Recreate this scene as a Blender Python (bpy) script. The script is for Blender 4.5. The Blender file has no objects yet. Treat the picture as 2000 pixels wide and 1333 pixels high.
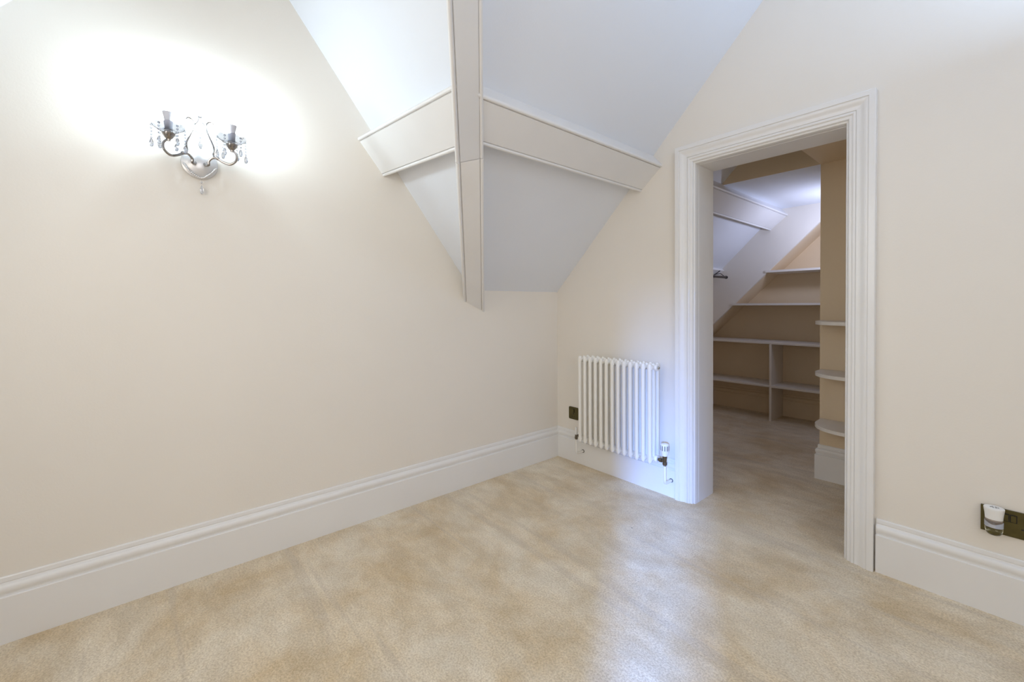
import bpy, bmesh, math, random
from mathutils import Vector as V, Matrix
import numpy as np

random.seed(7)
SC = bpy.context.scene
COL = SC.collection

# ------------------------------------------------------------------ camera
F_PX, PITCH, ROLL, YAW = 827.29, -.0152, -.0064, .8663
fwd = V((-math.sin(YAW)*math.cos(PITCH), math.cos(YAW)*math.cos(PITCH), math.sin(PITCH)))
rgt = V((math.cos(YAW), math.sin(YAW), 0)); upv = rgt.cross(fwd)
r2 = math.cos(ROLL)*rgt + math.sin(ROLL)*upv
u2 = -math.sin(ROLL)*rgt + math.cos(ROLL)*upv
cd = bpy.data.cameras.new('camera'); cam = bpy.data.objects.new('camera', cd); COL.objects.link(cam)
M = Matrix.Identity(4)
for i in range(3):
    M[i][0], M[i][1], M[i][2] = r2[i], u2[i], -fwd[i]
M.translation = (2.1954, -2.312, 1.137)
cam.matrix_world = M
cd.sensor_fit = 'HORIZONTAL'; cd.sensor_width = 36; cd.lens = F_PX*36/2000
cd.shift_y = -57.468/2000; cd.clip_start = .02
SC.camera = cam

# ------------------------------------------------------------------ exposure, sky, lights
SC.view_settings.view_transform = 'Standard'; SC.view_settings.look = 'None'
SC.view_settings.gamma = 1; SC.view_settings.use_curve_mapping = False
SC.view_settings.exposure = 0.0
SC.cycles.max_bounces = 14; SC.cycles.diffuse_bounces = 9; SC.cycles.transparent_max_bounces = 12
SC.cycles.sample_clamp_indirect = 6; SC.cycles.caustics_refractive = False; SC.cycles.caustics_reflective = False
w = bpy.data.worlds.new('sky'); SC.world = w; w.use_nodes = True
w.node_tree.nodes['Background'].inputs[0].default_value = (.62, .76, 1, 1)
w.node_tree.nodes['Background'].inputs[1].default_value = 1.0

def light(kind, name, loc, power, color, target=None, **kw):
    d = bpy.data.lights.new(name, kind); o = bpy.data.objects.new(name, d); COL.objects.link(o)
    o.location = loc; d.energy = power; d.color = color
    for k, v in kw.items(): setattr(d, k, v)
    if target is not None:
        o.rotation_euler = (V(target)-V(loc)).to_track_quat('-Z', 'Y').to_euler()
    return o

# broad soft fill light, added at a made-up window of the side wall (behind the camera, right)
light('AREA', 'window_daylight', (3.30, -2.2, 1.75), 14, (1, .91, .80), (0, -1.9, 1.25), shape='RECTANGLE', size=1.4, size_y=1.3)
light('AREA', 'back_window_daylight', (1.15, -3.02, 1.65), 10, (1, .89, .74), (1.25, 0, 1.0), shape='RECTANGLE', size=.9, size_y=1.0)  # fill added from behind to brighten the pier and closet
# cool daylight through the slit window in the back wall: the streak on the carpet
light('AREA', 'slit_daylight', (3.15, -4.15, 1.50), 58, (.18, .38, 1), (1.80, -1.6, .75), shape='RECTANGLE', size=.13, size_y=.5, spread=math.radians(50))
# cool bare uplight added in mid-air, unseen right of the frame: washes the upper wall above a level line
light('AREA', 'wall_uplighter', (2.75, -.50, 2.03), 17, (.44, .65, 1), (2.75, -.50, 3), shape='DISK', size=.12)
# closet lamp tucked behind the pier, close under the closet ceiling
light('AREA', 'closet_lamp', (1.50, 1.80, 1.64), 6.0, (.66, .72, 1), (.80, 2.02, 1.98), shape='DISK', size=.14, spread=math.radians(175))

# ------------------------------------------------------------------ materials
def _n(nt, t, **kw):
    n = nt.nodes.new(t)
    for k, v in kw.items(): setattr(n, k, v)
    return n

def mat(name, color, rough=.5, var=.02, vscale=3, bump=0, bscale=200, metal=0, trans=0, ior=1.45, emit=0, coat=0, spec=.5):
    m = bpy.data.materials.new(name); m.use_nodes = True; nt = m.node_tree; L = nt.links
    b = nt.nodes['Principled BSDF']
    b.inputs['Roughness'].default_value = rough; b.inputs['Metallic'].default_value = metal
    b.inputs['Transmission Weight'].default_value = trans; b.inputs['IOR'].default_value = ior
    b.inputs['Coat Weight'].default_value = coat; b.inputs['Specular IOR Level'].default_value = spec
    tc = _n(nt, 'ShaderNodeTexCoord'); nz = _n(nt, 'ShaderNodeTexNoise')
    nz.inputs['Scale'].default_value = vscale; nz.inputs['Detail'].default_value = 4
    L.new(tc.outputs['Object'], nz.inputs['Vector'])
    rp = _n(nt, 'ShaderNodeValToRGB'); L.new(nz.outputs['Fac'], rp.inputs['Fac'])
    c = V(color)
    rp.color_ramp.elements[0].position = .3; rp.color_ramp.elements[1].position = .7
    rp.color_ramp.elements[0].color = (*(c*(1-var)), 1)
    rp.color_ramp.elements[1].color = (*[min(1, x*(1+var)) for x in c], 1)
    L.new(rp.outputs['Color'], b.inputs['Base Color'])
    if emit:
        b.inputs['Emission Strength'].default_value = emit; b.inputs['Emission Color'].default_value = (*color, 1)
    if bump:
        n2 = _n(nt, 'ShaderNodeTexNoise'); n2.inputs['Scale'].default_value = bscale; n2.inputs['Detail'].default_value = 3
        L.new(tc.outputs['Object'], n2.inputs['Vector'])
        bp = _n(nt, 'ShaderNodeBump'); bp.inputs['Strength'].default_value = bump; bp.inputs['Distance'].default_value = .002
        L.new(n2.outputs['Fac'], bp.inputs['Height']); L.new(bp.outputs['Normal'], b.inputs['Normal'])
    return m

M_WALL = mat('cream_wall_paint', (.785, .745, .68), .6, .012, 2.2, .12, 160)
M_CLOSET = mat('buff_closet_paint', (.74, .61, .43), .6, .012, 2.2, .12, 160)  # cream wall paint browned: the closet's dim warm light put into the colour
M_CEIL = mat('white_ceiling_paint', (.745, .775, .83), .6, .01, 2, .12, 160)
M_WOOD = mat('white_gloss_woodwork', (.79, .785, .775), .32, .012, 4, .05, 60, coat=.15)
M_BOARD = mat('boarded_beam_paint', (.76, .755, .75), .4, .015, 5, .06, 50)
M_SHELF = mat('painted_shelf_board', (.74, .70, .64), .45, .015, 5, .06, 60)
M_RAD = mat('radiator_enamel', (.84, .825, .78), .28, .008, 6, coat=.3)
M_PLASTIC = mat('white_plastic', (.83, .83, .82), .35, .01, 20)
M_CHROME = mat('chrome', (.62, .60, .57), .18, .03, 30, metal=1)
M_BRASS = mat('aged_valve_metal', (.20, .17, .13), .3, .1, 40, metal=1)
M_BRONZE = mat('bronze_plate', (.115, .098, .04), .3, .12, 25, metal=.85)
M_BLACK = mat('black_plastic', (.012, .010, .009), .4, .1, 30)
M_SLOT = mat('slot_grey', (.09, .085, .08), .6, .05, 30)
M_DKROD = mat('dark_steel', (.10, .085, .075), .35, .08, 30, metal=.8)
M_SILVER = mat('brushed_silver_paint', (.68, .67, .67), .32, .05, 25, metal=.6)
M_PEWTER = mat('pewter', (.36, .34, .325), .14, .05, 25, metal=1)
M_SLEEVE = mat('candle_sleeve', (.62, .62, .68), .4, .02, 20)
M_GLASS = mat('cut_glass', (.76, .79, .86), .03, .01, 10, trans=1, ior=1.5)
M_LIQ = mat('pale_yellow_liquid', (.95, .93, .74), .04, .01, 10, trans=1, ior=1.4)
M_BULB = mat('lit_bulb', (.74, .90, 1), .4, 0, 3, emit=215)
M_FRAME = mat('window_frame_paint', (.8, .79, .77), .4, .01, 5)
M_LABEL = mat('pale_label', (.80, .81, .86), .5, .02, 40)
M_BAND = mat('taupe_label_band', (.34, .29, .25), .5, .04, 40)

def carpet():
    m = bpy.data.materials.new('beige_carpet'); m.use_nodes = True; nt = m.node_tree; L = nt.links
    b = nt.nodes['Principled BSDF']; b.inputs['Roughness'].default_value = .95
    b.inputs['Sheen Weight'].default_value = .18; b.inputs['Sheen Roughness'].default_value = .5
    b.inputs['Specular IOR Level'].default_value = .25
    tc = _n(nt, 'ShaderNodeTexCoord')
    def noise(scale, detail, rough=.55, mp=None, dist=0):
        n = _n(nt, 'ShaderNodeTexNoise'); n.inputs['Scale'].default_value = scale; n.inputs['Detail'].default_value = detail
        n.inputs['Roughness'].default_value = rough; n.inputs['Distortion'].default_value = dist
        if mp:
            k = _n(nt, 'ShaderNodeMapping'); k.inputs['Rotation'].default_value = (0, 0, mp[0]); k.inputs['Scale'].default_value = (mp[1], mp[2], 1)
            L.new(tc.outputs['Object'], k.inputs['Vector']); L.new(k.outputs['Vector'], n.inputs['Vector'])
        else: L.new(tc.outputs['Object'], n.inputs['Vector'])
        return n.outputs['Fac']
    def ramp(src, p0, c0, p1, c1):
        r = _n(nt, 'ShaderNodeValToRGB'); e = r.color_ramp.elements
        e[0].position, e[1].position = p0, p1; e[0].color = (*c0, 1); e[1].color = (*c1, 1); L.new(src, r.inputs['Fac']); return r.outputs['Color']
    def mix(a, c, fac, mode='MIX'):
        x = _n(nt, 'ShaderNodeMix'); x.data_type = 'RGBA'; x.blend_type = mode
        L.new(a, x.inputs[6]); L.new(c, x.inputs[7])
        if isinstance(fac, float): x.inputs[0].default_value = fac
        else: L.new(fac, x.inputs[0])
        return x.outputs[2]
    patch = ramp(noise(2.4, 9, .68, None, .35), .36, (.77, .61, .385), .62, (.97, .88, .72))        # nap brushed to and fro
    blot = ramp(noise(7.5, 7, .7, (.9, .5, 1.3), .3), .42, (.78, .77, .75), .60, (1, 1, 1))
    base = mix(patch, blot, .55, 'MULTIPLY')
    swirl = ramp(noise(1.2, 2, .5, (-.72, .35, 7.5), .9), .615, (0, 0, 0), .66, (1, 1, 1))               # vacuum marks
    lite = ramp(noise(5, 1), 0, (.66, .575, .46), 1, (.67, .59, .48))
    sw = _n(nt, 'ShaderNodeMath', operation='MULTIPLY'); L.new(swirl, sw.inputs[0]); sw.inputs[1].default_value = .35
    base = mix(base, lite, sw.outputs[0])
    tuft = noise(150, 3, .75); tuft2 = noise(480, 2, .7)
    tcol = ramp(tuft, .36, (.62, .57, .49), .60, (1.0, 1.0, 1.0))
    base = mix(base, tcol, .75, 'MULTIPLY')
    vo = _n(nt, 'ShaderNodeTexVoronoi'); vo.inputs['Scale'].default_value = 4.5; L.new(tc.outputs['Object'], vo.inputs['Vector'])   # stray dark flecks
    fl = ramp(vo.outputs['Distance'], .012, (.25, .20, .14), .026, (1, 1, 1))
    base = mix(base, fl, .8, 'MULTIPLY')
    L.new(base, b.inputs['Base Color'])
    ad = _n(nt, 'ShaderNodeMath', operation='ADD'); L.new(tuft, ad.inputs[0]); L.new(tuft2, ad.inputs[1])
    bp = _n(nt, 'ShaderNodeBump'); bp.inputs['Strength'].default_value = .55; bp.inputs['Distance'].default_value = .006
    L.new(ad.outputs[0], bp.inputs['Height']); L.new(bp.outputs['Normal'], b.inputs['Normal'])
    return m
M_CARPET = carpet()

# ------------------------------------------------------------------ mesh helpers
def link(name, bm, m, parent=None, smooth=None, kind=None, loc=None):
    me = bpy.data.meshes.new(name)
    bmesh.ops.recalc_face_normals(bm, faces=bm.faces)
    if smooth is not None:
        for f in bm.faces: f.smooth = True
        for e in bm.edges:
            if len(e.link_faces) == 2 and e.calc_face_angle(0) > math.radians(smooth): e.smooth = False
    bm.to_mesh(me); bm.free(); me.materials.append(m)
    o = bpy.data.objects.new(name, me); COL.objects.link(o)
    if parent: o.parent = parent
    if kind: o['kind'] = kind
    if loc is not None:                       # keep the geometry in place, move the origin
        me.transform(Matrix.Translation(-V(loc))); o.location = loc
    return o

def empty(name, loc, label=None, cat=None, kind=None, group=None):
    o = bpy.data.objects.new(name, None); COL.objects.link(o); o.location = loc; o.empty_display_size = .05
    if label: o['label'] = label
    if cat: o['category'] = cat
    if kind: o['kind'] = kind
    if group: o['group'] = group
    return o

def box(bm, lo, hi, bev=0):
    vs = [bm.verts.new((x, y, z)) for x in (lo[0], hi[0]) for y in (lo[1], hi[1]) for z in (lo[2], hi[2])]
    q = [(0, 1, 3, 2), (4, 6, 7, 5), (0, 4, 5, 1), (2, 3, 7, 6), (0, 2, 6, 4), (1, 5, 7, 3)]
    fs = [bm.faces.new([vs[i] for i in f]) for f in q]
    if bev:
        es = {e for f in fs for e in f.edges}
        bmesh.ops.bevel(bm, geom=list(es), offset=bev, segments=2, affect='EDGES', profile=.7)
    return bm

def NB(): return bmesh.new()

def extrude_poly(bm, pts, vec):
    """solid from a planar polygon pushed along vec"""
    vec = V(vec); a = [bm.verts.new(V(p)) for p in pts]; b = [bm.verts.new(V(p)+vec) for p in pts]
    n = len(a); bm.faces.new(a); bm.faces.new(b[::-1])
    for i in range(n): bm.faces.new((a[i], a[(i+1) % n], b[(i+1) % n], b[i]))
    return bm

def cut_to(P, d, plane):
    p0, n = V(plane[0]), V(plane[1]); return P + d*((p0-P).dot(n)/d.dot(n))

def prism(bm, prof, O, U, W, d, pl0, pl1):
    """profile (u,w) swept along d and trimmed by two planes"""
    O, U, W, d = V(O), V(U), V(W), V(d)
    a, b = [], []
    for u, w_ in prof:
        P = O+U*u+W*w_
        a.append(bm.verts.new(cut_to(P, d, pl0))); b.append(bm.verts.new(cut_to(P, d, pl1)))
    n = len(a); bm.faces.new(a); bm.faces.new(b[::-1])
    for i in range(n): bm.faces.new((a[i], b[i], b[(i+1) % n], a[(i+1) % n]))
    return bm

def lathe(bm, prof, loc=(0, 0, 0), seg=20, sx=1, sy=1, axis=None):
    """profile of (r,z); axis: direction of +z"""
    rot = V((0, 0, 1)).rotation_difference(V(axis)).to_matrix() if axis is not None else Matrix.Identity(3)
    rings = []
    for r, z in prof:
        if r < 1e-6: rings.append([bm.verts.new(V(loc)+rot @ V((0, 0, z)))])
        else: rings.append([bm.verts.new(V(loc)+rot @ V((r*sx*math.cos(2*math.pi*i/seg), r*sy*math.sin(2*math.pi*i/seg), z))) for i in range(seg)])
    for A, B in zip(rings, rings[1:]):
        for i in range(seg):
            j = (i+1) % seg
            if len(A) == 1 and len(B) == 1: continue
            if len(A) == 1: bm.faces.new((A[0], B[i], B[j]))
            elif len(B) == 1: bm.faces.new((A[i], B[0], A[j]))
            else: bm.faces.new((A[i], B[i], B[j], A[j]))
    for R_ in (rings[0], rings[-1]):
        if len(R_) > 1: bm.faces.new(R_)
    return bm

def smooth_path(pts, n=6):
    P = [V(p) for p in pts]; P = [2*P[0]-P[1]]+P+[2*P[-1]-P[-2]]; out = []
    for i in range(1, len(P)-2):
        for k in range(n):
            t = k/n; a, b, c, d = P[i-1], P[i], P[i+1], P[i+2]
            out.append(.5*((2*b)+(c-a)*t+(2*a-5*b+4*c-d)*t*t+(3*b-a-3*c+d)*t**3))
    out.append(P[-2]); return out

def tube(bm, pts, r, seg=8):
    rs = r if isinstance(r, (list, tuple)) else [r]*len(pts)
    P = [V(p) for p in pts]; prev = None; rings = []
    for i, p in enumerate(P):
        t = (P[min(i+1, len(P)-1)]-P[max(i-1, 0)]).normalized()
        if prev is None:
            a = t.orthogonal().normalized()
        else:
            a = (prev-t*prev.dot(t)).normalized()
        prev = a; b = t.cross(a)
        rr = rs[min(i, len(rs)-1)] if len(rs) == len(P) else rs[0]+(rs[-1]-rs[0])*i/(len(P)-1)
        rings.append([bm.verts.new(p+(a*math.cos(2*math.pi*k/seg)+b*math.sin(2*math.pi*k/seg))*rr) for k in range(seg)])
    for A, B in zip(rings, rings[1:]):
        for k in range(seg): bm.faces.new((A[k], A[(k+1) % seg], B[(k+1) % seg], B[k]))
    bm.faces.new(rings[0][::-1]); bm.faces.new(rings[-1]); return bm

def ball(bm, c, r, seg=8, rings=6, sz=1):
    lathe(bm, [(0 if i in (0, rings) else r*math.sin(math.pi*i/rings), -r*sz*math.cos(math.pi*i/rings)) for i in range(rings+1)], c, seg); return bm

# ------------------------------------------------------------------ setting: dimensions
WX, WY = -.022, .022                 # faces of the left wall (x) and of the door wall (y)
XS, YB = 3.4, -3.1                   # side wall, back wall
RIDGE = 2.955
TH = .24                             # thickness of the door wall: WY .. .24
def zB(x): return 1.255+x            # main roof slope
def zA(s): return .229+1.312*s       # dormer cheek slope, s = -y
S0 = (zB(WX)-.229)/1.312             # where the valley meets the left wall
SR = (RIDGE-.229)/1.312; XR = RIDGE-1.255
S2 = 2*SR-S0
XI0, XI1, HD = 1.046, 1.722, 1.925   # door opening
YP, XP, ZC = .976, 1.40, 2.03        # closet pier face, its left end, closet ceiling
Y2, YA = 2.228, 2.558                # closet far wall face, alcove back
XC = 2.45

# floor
b = box(NB(), (WX-.15, YB-.15, -.08), (XS+.15, YA+.15, 0)); link('floor', b, M_CARPET, kind='structure')
# left wall: gable of the dormer, knee wall under the main slope
pts = [(WX, .30, -.08), (WX, YB-.1, -.08), (WX, YB-.1, zA(2*SR+YB-.1)+.0), (WX, -SR, RIDGE), (WX, -S0, zB(WX)), (WX, .30, zB(WX))]
b = extrude_poly(NB(), pts, (-.12, 0, 0)); link('wall_left', b, M_WALL, kind='structure')
# door wall
b = NB()
box(b, (WX-.12, WY, -.08), (XI0-.02, TH, 3.1)); box(b, (XI1+.02, WY, -.08), (XS+.12, TH, 3.1)); box(b, (XI0-.02, WY, HD+.02), (XI1+.02, TH, 3.1))
link('wall_right', b, M_WALL, kind='structure')
# side wall with an added wide opening for fill, back wall with the slit and an added window
b = NB()
wy0, wy1, wz0, wz1 = -2.95, -1.45, 1.05, 2.45
box(b, (XS, YB-.1, -.08), (XS+.12, wy0, 3.1)); box(b, (XS, wy1, -.08), (XS+.12, TH, 3.1))
box(b, (XS, wy0, -.08), (XS+.12, wy1, wz0)); box(b, (XS, wy0, wz1), (XS+.12, wy1, 3.1))
link('wall_side', b, M_WALL, kind='structure')
b = NB()
sx0, sx1, sz0, sz1 = 2.53, 2.67, .30, 1.30
box(b, (WX-.12, YB-.12, -.08), (.65, YB, 3.1)); box(b, (1.65, YB-.12, -.08), (sx0, YB, 3.1)); box(b, (.65, YB-.12, -.08), (1.65, YB, 1.10)); box(b, (.65, YB-.12, 2.20), (1.65, YB, 3.1)); box(b, (sx1, YB-.12, -.08), (XS+.12, YB, 3.1))
box(b, (sx0, YB-.12, -.08), (sx1, YB, sz0)); box(b, (sx0, YB-.12, sz1), (sx1, YB, 3.1))
link('wall_back', b, M_WALL, kind='structure')

def window(n, lo, hi, axis, bars):
    e = empty('window_%d' % n, ((lo[0]+hi[0])/2, (lo[1]+hi[1])/2, lo[2]), kind='structure')
    t = .045 if bars else .02; f = NB()
    a = 0 if axis == 'x' else 1          # the axis along the wall
    def seg(l, h): box(f, l, h, .004)
    L0, H0 = list(lo), list(hi)
    for (k, v0, v1) in ((a, lo[a], lo[a]+t), (a, hi[a]-t, hi[a]), (2, lo[2], lo[2]+t), (2, hi[2]-t, hi[2])):
        l, h = list(lo), list(hi); l[k], h[k] = v0, v1; seg(l, h)
    for k in range(1, bars+1):
        c = lo[a]+(hi[a]-lo[a])*k/(bars+1); l, h = list(lo), list(hi); l[a], h[a] = c-.015, c+.015; seg(l, h)
    o = link('frame', f, M_FRAME); o.parent = e; o.matrix_parent_inverse = Matrix.Translation(-e.location)
    return e
window(1, (sx0, YB-.10, sz0), (sx1, YB-.05, sz1), 'x', 0)
window(3, (.65, YB-.10, 1.10), (1.65, YB-.05, 2.20), 'x', 1)  # made-up window for the back fill light
window(2, (XS+.04, wy0, wz0), (XS+.09, wy1, wz1), 'y', 3)  # made-up window for the side fill light

# ceilings: main slope with the dormer notched out of it, two dormer cheeks, flat ridge ceiling
UPV = (0, 0, .15)
def slab(pts, m, name='ceiling'): return link(name, extrude_poly(NB(), pts, UPV), m, kind='structure')
k = -.12
slab([(WX, WY, zB(WX)), (XR, WY, RIDGE), (XR, -SR, RIDGE), (WX, -S0, zB(WX))], M_CEIL)
slab([(WX, -S0, zB(WX)), (XR, -SR, RIDGE), (WX, -SR, RIDGE)], M_CEIL, 'ceiling.001')
slab([(WX, -SR, RIDGE), (XR, -SR, RIDGE), (XR-(-YB-SR)*XR/(S2-SR)*1.0, YB, zA(2*SR+YB)), (WX, YB, zA(2*SR+YB))], M_CEIL, 'ceiling.002')
xq = XR-(-YB-SR)*XR/(S2-SR)
slab([(XR, -SR, RIDGE), (XR, YB, RIDGE), (xq, YB, zB(xq))], M_CEIL, 'ceiling.003')
slab([(XR, WY, RIDGE), (XS, WY, RIDGE), (XS, YB, RIDGE), (XR, YB, RIDGE)], M_CEIL, 'ceiling.004')
# closet ceilings: slope, flat part, soffit, raised recess behind the door head
slab([(WX, TH, zB(WX)), (1.40, TH, zB(1.40)), (1.40, YP, zB(1.40)), (WX, YP, zB(WX))], M_CEIL, 'ceiling.005')
slab([(WX, YP, zB(WX)), (ZC-1.255, YP, ZC), (ZC-1.255, Y2, ZC), (WX, Y2, zB(WX))], M_CEIL, 'ceiling.006')
b = box(NB(), (ZC-1.255-.02, YP, ZC), (XC, Y2+.1, ZC+.12)); link('ceiling.007', b, M_CEIL, kind='structure')
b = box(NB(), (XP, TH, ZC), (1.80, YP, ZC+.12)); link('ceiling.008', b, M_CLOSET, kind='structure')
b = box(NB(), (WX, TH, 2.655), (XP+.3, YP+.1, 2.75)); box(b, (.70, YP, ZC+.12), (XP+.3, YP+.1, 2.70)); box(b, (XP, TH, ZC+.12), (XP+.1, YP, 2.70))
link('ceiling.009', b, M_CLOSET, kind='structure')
# the front edge of the flat closet ceiling that faces the door
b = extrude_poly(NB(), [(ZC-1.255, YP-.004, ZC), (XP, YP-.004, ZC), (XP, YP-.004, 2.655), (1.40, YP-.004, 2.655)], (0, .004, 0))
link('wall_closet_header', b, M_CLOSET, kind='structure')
# closet far wall: everything above the alcove's sloping edge z = x + .77, and right of x = 1.25
XA = 1.25
b = extrude_poly(NB(), [(WX, Y2, .77+WX), (XA, Y2, .77+XA), (XA, Y2, ZC+.1), (.80, Y2, ZC+.1), (WX, Y2, zB(WX)+.05)], (0, .03, 0))
box(b, (XA, Y2, -.08), (XC+.1, Y2+.03, ZC+.1))
link('wall_closet_far', b, M_WALL, kind='structure')
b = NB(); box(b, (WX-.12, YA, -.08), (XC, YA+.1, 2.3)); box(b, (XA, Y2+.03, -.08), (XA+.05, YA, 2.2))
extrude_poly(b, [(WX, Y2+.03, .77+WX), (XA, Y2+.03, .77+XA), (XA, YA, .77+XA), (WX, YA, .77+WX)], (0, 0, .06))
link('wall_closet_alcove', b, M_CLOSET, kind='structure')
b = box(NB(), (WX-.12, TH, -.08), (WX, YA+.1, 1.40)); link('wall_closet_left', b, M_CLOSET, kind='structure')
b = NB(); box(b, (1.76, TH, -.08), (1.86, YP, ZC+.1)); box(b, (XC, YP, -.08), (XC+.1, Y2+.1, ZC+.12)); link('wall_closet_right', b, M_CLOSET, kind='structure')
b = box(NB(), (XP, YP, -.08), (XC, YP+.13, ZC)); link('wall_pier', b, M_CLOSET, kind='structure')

# ------------------------------------------------------------------ skirting boards
SK = [(0, .222), (.005, .222), (.0075, .219), (.0085, .212), (.0085, .206), (.006, .202), (.0075, .1985), (.012, .197), (.0165, .193), (.019, .187),
      (.0195, .180), (.018, .173), (.015, .167), (.0135, .162), (.0135, .159), (.0205, .1585), (.022, .157), (.022, -.02), (0, -.02)]
def skirt(name, O, d, n, pl0, pl1, m=M_WOOD):
    b = prism(NB(), SK, O, n, (0, 0, 1), d, pl0, pl1); return link(name, b, m, kind='structure', smooth=28)
corner = ((WX, WY, 0), (1, 1, 0))
skirt('baseboard_left', (WX, WY, 0), (0, -1, 0), (1, 0, 0), corner, ((0, YB, 0), (0, 1, 0)))
skirt('baseboard_right', (WX, WY, 0), (1, 0, 0), (0, -1, 0), corner, ((XI0-.103, 0, 0), (1, 0, 0)))
skirt('baseboard_right.001', (WX, WY, 0), (1, 0, 0), (0, -1, 0), ((XI1+.112, 0, 0), (1, 0, 0)), ((XS, 0, 0), (1, 0, 0)))
pc = ((XP, YP, 0), (1, -1, 0))
skirt('baseboard_pier', (XP, YP, 0), (1, 0, 0), (0, -1, 0), ((XP, YP, 0), (1, -1, 0)), ((1.76, 0, 0), (1, 0, 0)))
skirt('baseboard_pier.001', (XP, YP, 0), (0, 1, 0), (-1, 0, 0), ((XP, YP, 0), (1, -1, 0)), ((0, YP+.13, 0), (0, 1, 0)))
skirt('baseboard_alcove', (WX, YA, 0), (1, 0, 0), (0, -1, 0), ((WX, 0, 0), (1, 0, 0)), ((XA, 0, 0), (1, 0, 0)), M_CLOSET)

# ------------------------------------------------------------------ door surround
AR = [(.106, WY+.0), (.106, -.0105), (.104, -.012), (.084, -.012), (.083, -.007), (.081, -.0075), (.076, -.0095), (.071, -.0085), (.064, -.004), (.058, -.0005), (.052, .001),
      (.044, .0005), (.0405, .0015), (.040, .006), (.037, .003), (.031, .002), (.027, .004), (.0255, .009), (.0225, .0085), (.014, .0105), (.0115, .014), (.011, .022),
      (.008, .020), (.003, .0225), (.0005, .029), (.0005, .040), (0, .044), (0, .060), (.02, .060), (.02, WY)]
door = empty('door_1', ((XI0+XI1)/2, WY, 0), kind='structure')
def kid(o, p):
    o.parent = p; o.matrix_parent_inverse = Matrix.Translation(-p.location); return o
ml = ((XI0, 0, HD), (1, 0, 1)); mr = ((XI1, 0, HD), (1, 0, -1)); fl = ((0, 0, -.01), (0, 0, 1))
kid(link('architrave', prism(NB(), AR, (XI0, 0, 0), (-1, 0, 0), (0, 1, 0), (0, 0, 1), fl, ml), M_WOOD, smooth=28), door)
kid(link('architrave', prism(NB(), AR, (XI1, 0, 0), (1, 0, 0), (0, 1, 0), (0, 0, 1), fl, mr), M_WOOD, smooth=28), door)
kid(link('architrave', prism(NB(), AR, (0, 0, HD), (0, 0, 1), (0, 1, 0), (1, 0, 0), ml, mr), M_WOOD, smooth=28), door)
kid(link('jamb_lining', box(NB(), (XI0-.02, .060, -.01), (XI0+.001, TH, HD), .001), M_WOOD), door)
kid(link('jamb_lining', box(NB(), (XI1-.001, .060, -.01), (XI1+.02, TH, HD), .001), M_WOOD), door)
kid(link('head_lining', box(NB(), (XI0-.02, .060, HD-.001), (XI1+.02, TH, HD+.02), .001), M_WOOD), door)

# ------------------------------------------------------------------ boxed beams with beaded edges
def beam_profile(wd, D, r=.0085):
    """u from -wd/2 to wd/2, v: 0 at the face, negative into the ceiling"""
    h = wd/2; p = [(-h, -D), (-h, -r*1.3)]
    for a in range(180, -1, -30):
        p.append((-h+r+r*math.cos(math.radians(a)), -r+.003+r*math.sin(math.radians(a))))
    p += [(-h+2*r+.0004, -.007), (-h+2*r+.0022, -.007), (-h+2*r+.0032, -.0005)]
    q = [(-u, v) for u, v in p[::-1]]
    return p+q
# purlin along the main slope, door wall to valley beam
Ub = V((.153, 0, .130)).normalized(); Vb = V((.130, 0, -.153)).normalized()
Ob = V((.769, WY, 1.902))
valley = V((1.0, -.733, 1.0))
vplane = ((.849, -1.335, 0), V((.73, 1.0, 0))); vplaneA = ((.850, -1.4335, 0), V((.711, 1.0, 0)))
pb = beam_profile(.20, .13)
link('trim_2', prism(NB(), pb, Ob, Ub, Vb, (0, 1, 0), vplane, ((0, WY, 0), (0, 1, 0))), M_BOARD, kind='structure', smooth=35)
# its continuation in the closet
link('trim_4', prism(NB(), pb, Ob, Ub, Vb, (0, 1, 0), ((0, TH, 0), (0, 1, 0)), ((0, Y2, 0), (0, 1, 0))), M_BOARD, kind='structure', smooth=35)
# purlin across the dormer cheek, left wall to valley beam
a0, a1 = V((WX, -1.480, 2.016)), V((WX, -1.337, 1.841))
dA = V((.866, .045, -.048)).normalized()
Ua = (a1-a0).normalized(); Ua = (Ua-dA*Ua.dot(dA)).normalized(); Va = Ua.cross(dA)
if Va.z > 0: Va = -Va
link('trim_3', prism(NB(), beam_profile((a1-a0).length, .15), (a0+a1)/2, Ua, Va, dA, ((WX, 0, 0), (1, 0, 0)), vplaneA), M_BOARD, kind='structure', smooth=35)
# valley beam, two boards butted together
R0, L0 = V((WX, -.663, 1.093)), V((WX, -.826, 1.166))
dR, dL = V((1, -.739, 1.007)), V((1, -.7195, .918))
def beam_station(x):
    t = x-WX; R, L = R0+dR*t, L0+dL*t; return L, R
def lean(p, k):                          # the left flank leans in, as the valley lining does
    return [(p[0][0]-p[0][1]*k, p[0][1])]+p[1:]
def beam_piece(bm, x0, x1):
    dm = (dR+dL).normalized(); rings = []
    for i, x in enumerate((x0, x1)):
        L, R = beam_station(x); U = (R-L); U = (U-dm*U.dot(dm)); wd = U.length; U.normalize(); W = U.cross(dm)
        if W.z > 0: W = -W
        mid = (L+R)/2; d = dm; pl = ((x, 0, 0), (1, 0, 0)) if x == WX else (mid, dm)
        rings.append([bm.verts.new(cut_to(mid+U*u+W*v, d, pl)) for u, v in lean(beam_profile(wd, .17, .0085), .42)])
    A, B = rings; n = len(A); bm.faces.new(A); bm.faces.new(B[::-1])
    for i in range(n): bm.faces.new((A[i], B[i], B[(i+1) % n], A[(i+1) % n]))
b = NB(); beam_piece(b, WX, .648); beam_piece(b, .650, 1.62)
link('trim_1', b, M_BOARD, kind='structure', smooth=35)

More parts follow.
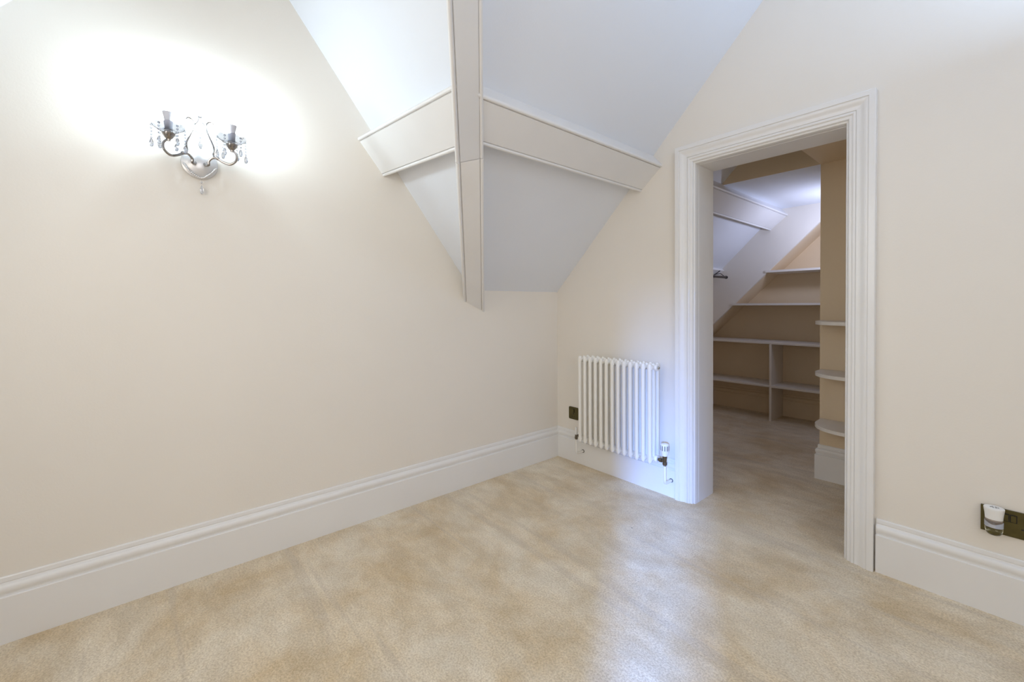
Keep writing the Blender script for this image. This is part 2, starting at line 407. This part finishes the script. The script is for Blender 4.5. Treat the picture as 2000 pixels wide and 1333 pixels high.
# ------------------------------------------------------------------ closet fittings
unit = empty('built_in_shelving', (.6, Y2+.15, 0), 'pale painted built-in shelving with a divider under the sloping closet ceiling', 'shelving')
TK = .020
for z, x0 in ((1.456, .655), (1.140, .345), (.765, WX+.002), (.347, WX+.002)):
    kid(link('shelf', box(NB(), (x0, Y2-.012, z-TK), (XA-.002, YA-.002, z), .0015), M_SHELF), unit)
kid(link('divider', box(NB(), (.693, Y2-.010, 0), (.712, YA-.024, .765-TK), .001), M_SHELF), unit)

def corner_shelf(z, lab):
    pts = [(1.758, YP-.001, z), (1.406, YP-.001, z), (1.406, .868, z)]
    for a in range(0, 91, 9):
        t = math.radians(a); pts.append((1.592-.186*math.cos(t), .868-.183*math.sin(t), z))
    pts.append((1.758, .685, z))
    b = extrude_poly(NB(), pts, (0, 0, -TK))
    bmesh.ops.bevel(b, geom=[e for e in b.edges if abs(e.verts[0].co.z-e.verts[1].co.z) < 1e-5], offset=.003, segments=2, affect='EDGES')
    o = link('corner_shelf', b, M_SHELF, smooth=40, loc=(1.58, .83, z-TK)); o['label'] = lab; o['category'] = 'shelf'; o['group'] = 'rounded shelves on the closet pier'
corner_shelf(.393, 'lowest rounded corner shelf on the closet pier, just above the skirting')
corner_shelf(.712, 'middle of the three rounded corner shelves on the closet pier')
corner_shelf(1.027, 'highest of the three rounded corner shelves on the closet pier')

rail = empty('clothes_rail', (.25, 1.2, 1.45), 'dark clothes rail on a white batten under the sloping closet ceiling', 'rail')
nB = V((1, 0, -1)).normalized(); uB = V((1, 0, 1)).normalized()
b = prism(NB(), [(-.045, -.002), (.045, -.002), (.045, .028), (.043, .030), (-.043, .030), (-.045, .028)], (.216, TH, zB(.216)), uB, nB, (0, 1, 0), ((0, TH, 0), (0, 1, 0)), ((0, Y2-.005, 0), (0, 1, 0)))
kid(link('batten', b, M_WOOD), rail)
b = NB(); tube(b, [(.317, TH+.02, 1.407), (.317, 2.150, 1.407)], .0125, 12)
kid(link('rod', b, M_DKROD, smooth=40), rail)
b = NB(); tube(b, [(.317, 2.140, 1.407), (.317, 2.158, 1.407)], .0155, 12); kid(link('end_cap', b, M_BLACK, smooth=40), rail)
for y in (2.09, 1.15):
    b = NB(); tube(b, [(.317, y+.02, 1.415), (.285, y+.01, 1.445), (.243, y-.035, 1.436)], .004, 6)
    tube(b, [(.243, y-.04, 1.430), (.270, y+.03, 1.475)], .0045, 6)
    kid(link('bracket', b, M_BLACK), rail)

# ------------------------------------------------------------------ radiator
RY = (-.112, -.072, -.032); R0X, RP, NT = .313, .0439, 13; RZ0, RZ1 = .205, .792
rad = empty('column_radiator', (.577, -.072, RZ0), 'white column radiator on the wall left of the doorway', 'radiator')
def section(x):
    b = NB(); r = .0118
    for y in RY:
        prof = [(0, RZ0), (r*.55, RZ0+.002), (r*.9, RZ0+.008), (r, RZ0+.016), (r, RZ1-.016), (r*.9, RZ1-.008), (r*.55, RZ1-.002), (0, RZ1)]
        lathe(b, prof, (x, y, 0), 12)
    for z in (RZ0+.026, RZ1-.026):          # webs that join the tubes of a section
        tube(b, [(x, RY[0]-.002, z), (x, RY[2]+.002, z)], .0155, 10)
        tube(b, [(x-RP/2, RY[1], z), (x+RP/2, RY[1], z)], .017, 12)
    return b
first = None
for i in range(NT):
    x = R0X+RP*i
    if first is None:
        first = link('column', section(0), M_RAD, smooth=40); first.parent = rad; first.location = V((x, 0, 0))-rad.location
    else:
        c = first.copy(); COL.objects.link(c); c.parent = rad; c.location = V((x, 0, 0))-rad.location
XE = R0X+RP*(NT-1)+RP/2; XL = R0X-RP/2
for z, x, s in ((RZ1-.026, XE, 1), (RZ0+.026, XE, 1), (RZ0+.026, XL, -1), (RZ1-.026, XL, -1)):
    b = NB(); lathe(b, [(0, 0), (.0205, 0), (.0205, .006), (.018, .012), (.0145, .0125), (0, .0125)], (x-s*.004, RY[1], z), 16, axis=(s, 0, 0))
    kid(link('end_bush', b, M_RAD, smooth=35), rad)
b = NB(); lathe(b, [(0, 0), (.0095, 0), (.0095, .006), (.006, .009), (.006, .0045), (0, .0045)], (XE+.007, RY[1], RZ1-.026), 14, axis=(1, 0, 0))
o = kid(link('air_vent', b, M_CHROME, smooth=35), rad); o['label'] = 'chrome bleed valve'
# thermostatic valve
VX, VZ = .912, RZ0+.030
b = NB()
lathe(b, [(0, -.032), (.0085, -.032), (.0085, -.026), (.0125, -.025), (.0135, -.017), (.0125, -.009), (.0095, -.007), (.011, .008), (.0135, .020), (.0145, .030), (0, .030)], (VX, RY[1], VZ), 14)
lathe(b, [(0, 0), (.009, 0), (.009, .012), (.0125, .013), (.0125, .026), (.008, .028), (.008, .048), (0, .048)], (XE+.006, RY[1], RZ0+.026), 12, axis=(1, 0, 0))
tv = kid(link('thermostatic_valve', b, M_BRASS, smooth=35), rad); tv['label'] = 'dark metal valve body'
b = NB(); lathe(b, [(0, 0), (.0165, 0), (.0185, .010), (.0215, .016), (.0225, .060), (.021, .068), (.017, .071), (0, .072)], (VX, RY[1], VZ+.028), 20)
h = link('valve_head', b, M_PLASTIC, smooth=35); h.parent = tv
b = NB()
for k in range(10):
    a = 2*math.pi*k/10+.2; c, s = math.cos(a), math.sin(a)
    p = V((VX+.0222*c, RY[1]+.0222*s, VZ+.028)); t = V((-s, c, 0))*.0022; n = V((c, s, 0))*.0012
    extrude_poly(b, [p-t+V((0, 0, .032)), p+t+V((0, 0, .032)), p+t+V((0, 0, .060)), p-t+V((0, 0, .060))], n)
g = link('grip_slots', b, M_SLOT); g.parent = tv; g['label'] = 'grey slots round the valve head'
def pipe(x, ztop, name='supply_pipe'):
    b = NB(); P = [(x, RY[1], ztop), (x, RY[1], .118), (x, RY[1]+.004, .105), (x, RY[1]+.015, .100), (x, 0.005, .100)]
    tube(b, P, .0085, 10); kid(link(name, b, M_RAD, smooth=50), rad)
    b = NB(); lathe(b, [(0, 0), (.0115, 0), (.0115, .003), (0, .003)], (x, .0005, .100), 14, axis=(0, -1, 0)); kid(link('pipe_collar', b, M_BLACK, smooth=35), rad)
pipe(VX, VZ-.026)
# lockshield valve at the other end
LX = .243
b = NB()
lathe(b, [(0, -.026), (.007, -.026), (.009, -.022), (.011, -.018), (.011, -.006), (.0085, -.003), (.010, .010), (0, .010)], (LX, RY[1], VZ-.012), 12)
lathe(b, [(0, 0), (.008, 0), (.008, .010), (.011, .011), (.011, .020), (0, .020)], (XL-.006, RY[1], RZ0+.026), 12, axis=(-1, 0, 0))
tube(b, [(XL-.02, RY[1], RZ0+.026), (LX, RY[1], RZ0+.022)], .006, 8)
lv = kid(link('lockshield_valve', b, M_BRASS, smooth=35), rad); lv['label'] = 'small dark metal valve'
b = NB(); lathe(b, [(0, 0), (.0085, 0), (.0092, .030), (.0085, .050), (.004, .052), (0, .052)], (LX, RY[1], VZ-.002), 14)
h = link('valve_cap', b, M_PLASTIC, smooth=35); h.parent = lv
pipe(LX, VZ-.034)
for x in (R0X+RP*2.5, R0X+RP*9.5):          # wall brackets hidden behind the tubes
    for z in (RZ0+.07, RZ1-.07):
        kid(link('wall_bracket', box(NB(), (x-.008, RY[2]-.004, z-.012), (x+.008, WY+.002, z+.012), .002), M_RAD), rad)

# ------------------------------------------------------------------ sockets
def plate(x0, x1, z0, z1, rc, t=.006):
    pts = []
    for cx, cz, a0 in ((x1-rc, z1-rc, 0), (x0+rc, z1-rc, 90), (x0+rc, z0+rc, 180), (x1-rc, z0+rc, 270)):
        for a in range(0, 91, 30): pts.append((cx+rc*math.cos(math.radians(a0+a)), WY+.0, cz+rc*math.sin(math.radians(a0+a))))
    b = extrude_poly(NB(), pts, (0, -t, 0)); return b
def rocker(x, z, m, e, w_=.0065, h_=.0115):
    b = box(NB(), (x-w_*1.35, WY-.0075, z-h_*1.22), (x+w_*1.35, WY-.005, z+h_*1.22), .0008); f = kid(link('switch_surround', b, M_BLACK), e)
    b = box(NB(), (x-w_, WY-.0105, z-h_), (x+w_, WY-.006, z+h_), .0012); r = link('switch_rocker', b, m); r.parent = f
def pins(xc, zc, e):
    for lo, hi in (((xc-.002, zc+.006), (xc+.002, zc+.015)), ((xc-.0145, zc-.013), (xc-.0065, zc-.0085)), ((xc+.0065, zc-.013), (xc+.0145, zc-.0085))):
        kid(link('pin_slot', box(NB(), (lo[0], WY-.0068, lo[1]), (hi[0], WY-.005, hi[1])), M_BLACK), e)
s1 = empty('wall_socket', (.14, WY, .302), 'dark single wall plate beside the left end of the radiator', 'socket')
kid(link('plate', plate(.096, .184, .302, .391, .008), M_BRONZE), s1); rocker(.140, .366, M_BRONZE, s1); pins(.140, .333, s1)
s2 = empty('wall_socket', (2.203, WY, .296), 'dark bronze double wall plate above the right skirting board', 'socket')
kid(link('plate', plate(2.130, 2.277, .2965, .390, .0015, .0065), M_BRONZE), s2)
for x in (2.190, 2.2085): rocker(x, .3625, M_BRONZE, s2)
pins(2.241, .342, s2); pins(2.163, .342, s2)

# ------------------------------------------------------------------ plug-in air freshener
fr = empty('air_freshener', (2.163, -.012, .298), 'white plug-in air freshener with a clear bottle in the right socket', 'air freshener')
C0 = (2.163, -.012, 0); sy = .92
b = NB(); lathe(b, [(.0, .357), (.0222, .357), (.0224, .362), (.0236, .375), (.0258, .391), (.0262, .3955), (.0252, .3975), (0, .3985)], C0, 28, 1, sy)
cap = kid(link('cap', b, M_PLASTIC, smooth=40), fr)
b = NB()
for k, (dx, dy) in enumerate(((-.008, -.004), (-.002, -.007), (.005, -.006), (.010, -.001), (.004, .003), (-.004, .002))):
    box(b, (2.163+dx-.0022, -.012+dy-.001, .3975), (2.163+dx+.0022, -.012+dy+.001, .3993))
g = link('vent_slots', b, M_SLOT); g.parent = cap
b = NB(); lathe(b, [(0, .350), (.0222, .350), (.0226, .357), (0, .357)], C0, 28, 1, sy); kid(link('collar', b, M_BAND, smooth=40), fr)
b = NB(); lathe(b, [(0, .2975), (.010, .2980), (.0165, .3015), (.0208, .309), (.0226, .320), (.0228, .350), (0, .350)], C0, 28, 1, sy); kid(link('bottle', b, M_LIQ, smooth=40), fr)
def wrap(name, z0, z1, m, r, a0, a1, dip=0):
    b = NB(); A, B, n = [], [], 18
    for i in range(n+1):
        t = i/n; a = math.radians(a0+(a1-a0)*t); zz = z0-dip*math.sin(math.pi*t)**2*1.0
        A.append((C0[0]+r*math.cos(a), C0[1]+r*sy*math.sin(a), zz)); B.append((C0[0]+r*math.cos(a), C0[1]+r*sy*math.sin(a), z1))
    va = [b.verts.new(p) for p in A]; vb = [b.verts.new(p) for p in B]
    fs = [b.faces.new((va[i], va[i+1], vb[i+1], vb[i])) for i in range(n)]
    bmesh.ops.solidify(b, geom=fs, thickness=.0004)
    kid(link(name, b, m, smooth=60), fr)
wrap('bottle_label', .3285, .350, M_LABEL, .0234, 170, 400)
wrap('label_band', .3485, .3515, M_BAND, .0239, 200, 330, .0075)
b = box(NB(), (2.152, -.002, .335), (2.174, WY-.006, .372), .002); kid(link('plug', b, M_PLASTIC), fr)

# ------------------------------------------------------------------ wall sconce: a along the wall (y), h up (z), o out of the wall (x)
SY, SZ = -2.150, 1.740
sc = empty('wall_sconce', (WX, SY, SZ), 'silver two-arm wall sconce with glass drops and lit candle bulbs', 'lamp')
def sp(a, h, o): return (WX+o, SY+a, SZ+h)
def part(name, bm, m, parent=None, smooth=40):
    o = link(name, bm, m, smooth=smooth); o.parent = parent or sc
    if parent is None: o.matrix_parent_inverse = Matrix.Translation(-sc.location)
    return o
b = NB(); lathe(b, [(0, 0), (.062, 0), (.064, .004), (.062, .009), (.056, .011), (.050, .013), (.030, .021), (.012, .025), (0, .0255)], sp(0, 0, 0), 36, axis=(1, 0, 0))
part('backplate', b, M_SILVER)
for s in (-1, 1):
    dh = 0 if s < 0 else .004
    arm = [(.014, .000, .018), (.019, -.011, .035), (.027, -.011, .046), (.028, .004, .052), (.040, .017, .058), (.056, .015, .066), (.075, .001, .075), (.098, -.007, .086), (.117, .008, .096), (.120, .030, .100), (.112, .043, .100), (.103, .048, .100)]
    b = NB(); tube(b, smooth_path([sp(s*a, h+dh*min(1, a/.1), o) for a, h, o in arm], 6), [.0052, .0044], 8)
    ball(b, sp(s*.058, .016+dh*.5, .066), .0075)
    arm_o = part('arm', b, M_PEWTER)
    ly = [(.050, .017, .062), (.043, .032, .058), (.0455, .062, .055), (.034, .096, .055), (.0225, .128, .055), (.020, .148, .055), (.028, .163, .055), (.040, .166, .055), (.046, .158, .055)]
    b = NB(); tube(b, smooth_path([sp(s*a, h, o) for a, h, o in ly], 6), [.0040, .0026], 7); part('scroll', b, M_PEWTER)
    cx, ch = s*.103, dh
    b = NB(); lathe(b, [(0, .042), (.006, .042), (.007, .049), (.012, .053), (.021, .066), (.0225, .072), (.014, .076), (.012, .084), (0, .084)], sp(cx, ch, .100), 18)
    part('candle_cup', b, M_PEWTER, arm_o)
    # scalloped glass dish
    b = NB(); seg = 36; rings = []
    for r, z in ((.013, .081), (.025, .079), (.037, .083), (.047, .092), (.0525, .101), (.0505, .1025), (.044, .095), (.035, .0868), (.025, .0825), (.013, .085)):
        rings.append([b.verts.new(V(sp(cx, ch, .100))+V((r*math.cos(2*math.pi*i/seg), r*math.sin(2*math.pi*i/seg), z+(.004*math.cos(6*2*math.pi*i/seg) if r > .04 else 0)))) for i in range(seg)])
    rings.append(rings[0])
    for A, B in zip(rings, rings[1:]):
        for i in range(seg): b.faces.new((A[i], A[(i+1) % seg], B[(i+1) % seg], B[i]))
    dish = part('glass_dish', b, M_GLASS, None, 60)
    b = NB(); lathe(b, [(0, .080), (.0130, .080), (.0125, .112), (.0140, .130), (.0195, .152), (.0185, .153), (0, .152)], sp(cx, ch, .100), 20); part('candle_sleeve', b, M_SLEEVE)
    b = NB(); lathe(b, [(0, .150), (.010, .150), (.012, .158), (.0175, .178), (.0185, .190), (.014, .212), (.007, .232), (.002, .243), (0, .244)], sp(cx, ch, .100), 18); part('candle_bulb', b, M_BULB)
    # strings of glass beads with a drop at the end, hung round the dish rim
    for ang, ln in ((95, .085), (30, .075), (-35, .08), (-90, .082), (150, .07), (210, .07)):
        a = math.radians(ang); bx, by = .051*math.cos(a), .051*math.sin(a)
        top = V(sp(cx, ch+.096, .100))+V((bx, by, 0)); b = NB(); z = 0
        tube(b, [top, top-V((0, 0, ln))], .0006, 4)
        while z < ln-.03:
            ball(b, top-V((0, 0, z+.004)), .0044, 6, 4); z += .0125
        lathe(b, [(0, 0), (.0042, -.004), (.0080, -.016), (.0072, -.024), (.004, -.030), (0, -.031)], top-V((0, 0, ln-.026)), 6)
        part('crystal_drop', b, M_GLASS, dish, 20)
# bead swag across the plate, with the drop at its point
b = NB()
sw = smooth_path([sp(-.056, -.012, .020), sp(-.034, -.043, .026), sp(.004, -.062, .020), sp(.032, -.043, .026), sp(.056, -.014, .020)], 7)
for p in sw: ball(b, p, .0038, 7, 5)
part('bead_swag', b, M_SILVER)
def drop(pts, ln, big, name='crystal_drop'):
    b = NB(); p = V(pts); tube(b, [p, p-V((0, 0, ln))], .0007, 4); ball(b, p-V((0, 0, ln*.28)), .0042, 8, 5)
    lathe(b, [(0, 0), (.003, -.004), (big, -.016), (big*.9, -.027), (.003, -.036), (0, -.037)], p-V((0, 0, ln-.03)), 8); part(name, b, M_GLASS, None, 20)
drop(sp(.005, -.064, .018), .058, .0062)
# bead string between the scrolls and its drop
b = NB()
for p in smooth_path([sp(-.028, .127, .055), sp(-.014, .115, .057), sp(.001, .111, .058), sp(.014, .115, .057), sp(.028, .127, .055)], 4): ball(b, p, .0028, 6, 4)
part('bead_string', b, M_GLASS)
drop(sp(0, .109, .058), .055, .007)
# two leaf-shaped glass plumes above
for s in (-1, 1):
    lf = [(.003, .178), (.016, .206), (.036, .226), (.052, .232), (.050, .214), (.036, .194), (.018, .182), (.003, .178)]
    b = NB(); tube(b, smooth_path([sp(s*a, h, .053) for a, h in lf], 5), .0017, 6)
    tube(b, smooth_path([sp(s*.003, .178, .053), sp(s*.028, .204, .053), sp(s*.051, .230, .053)], 5), .0012, 5); part('glass_plume', b, M_GLASS, None, 60)
b = NB(); tube(b, smooth_path([sp(-.021, .140, .055), sp(-.008, .158, .054), sp(0, .180, .052), sp(.008, .158, .054), sp(.021, .140, .055)], 5), .002, 6); part('crown_stem', b, M_PEWTER)
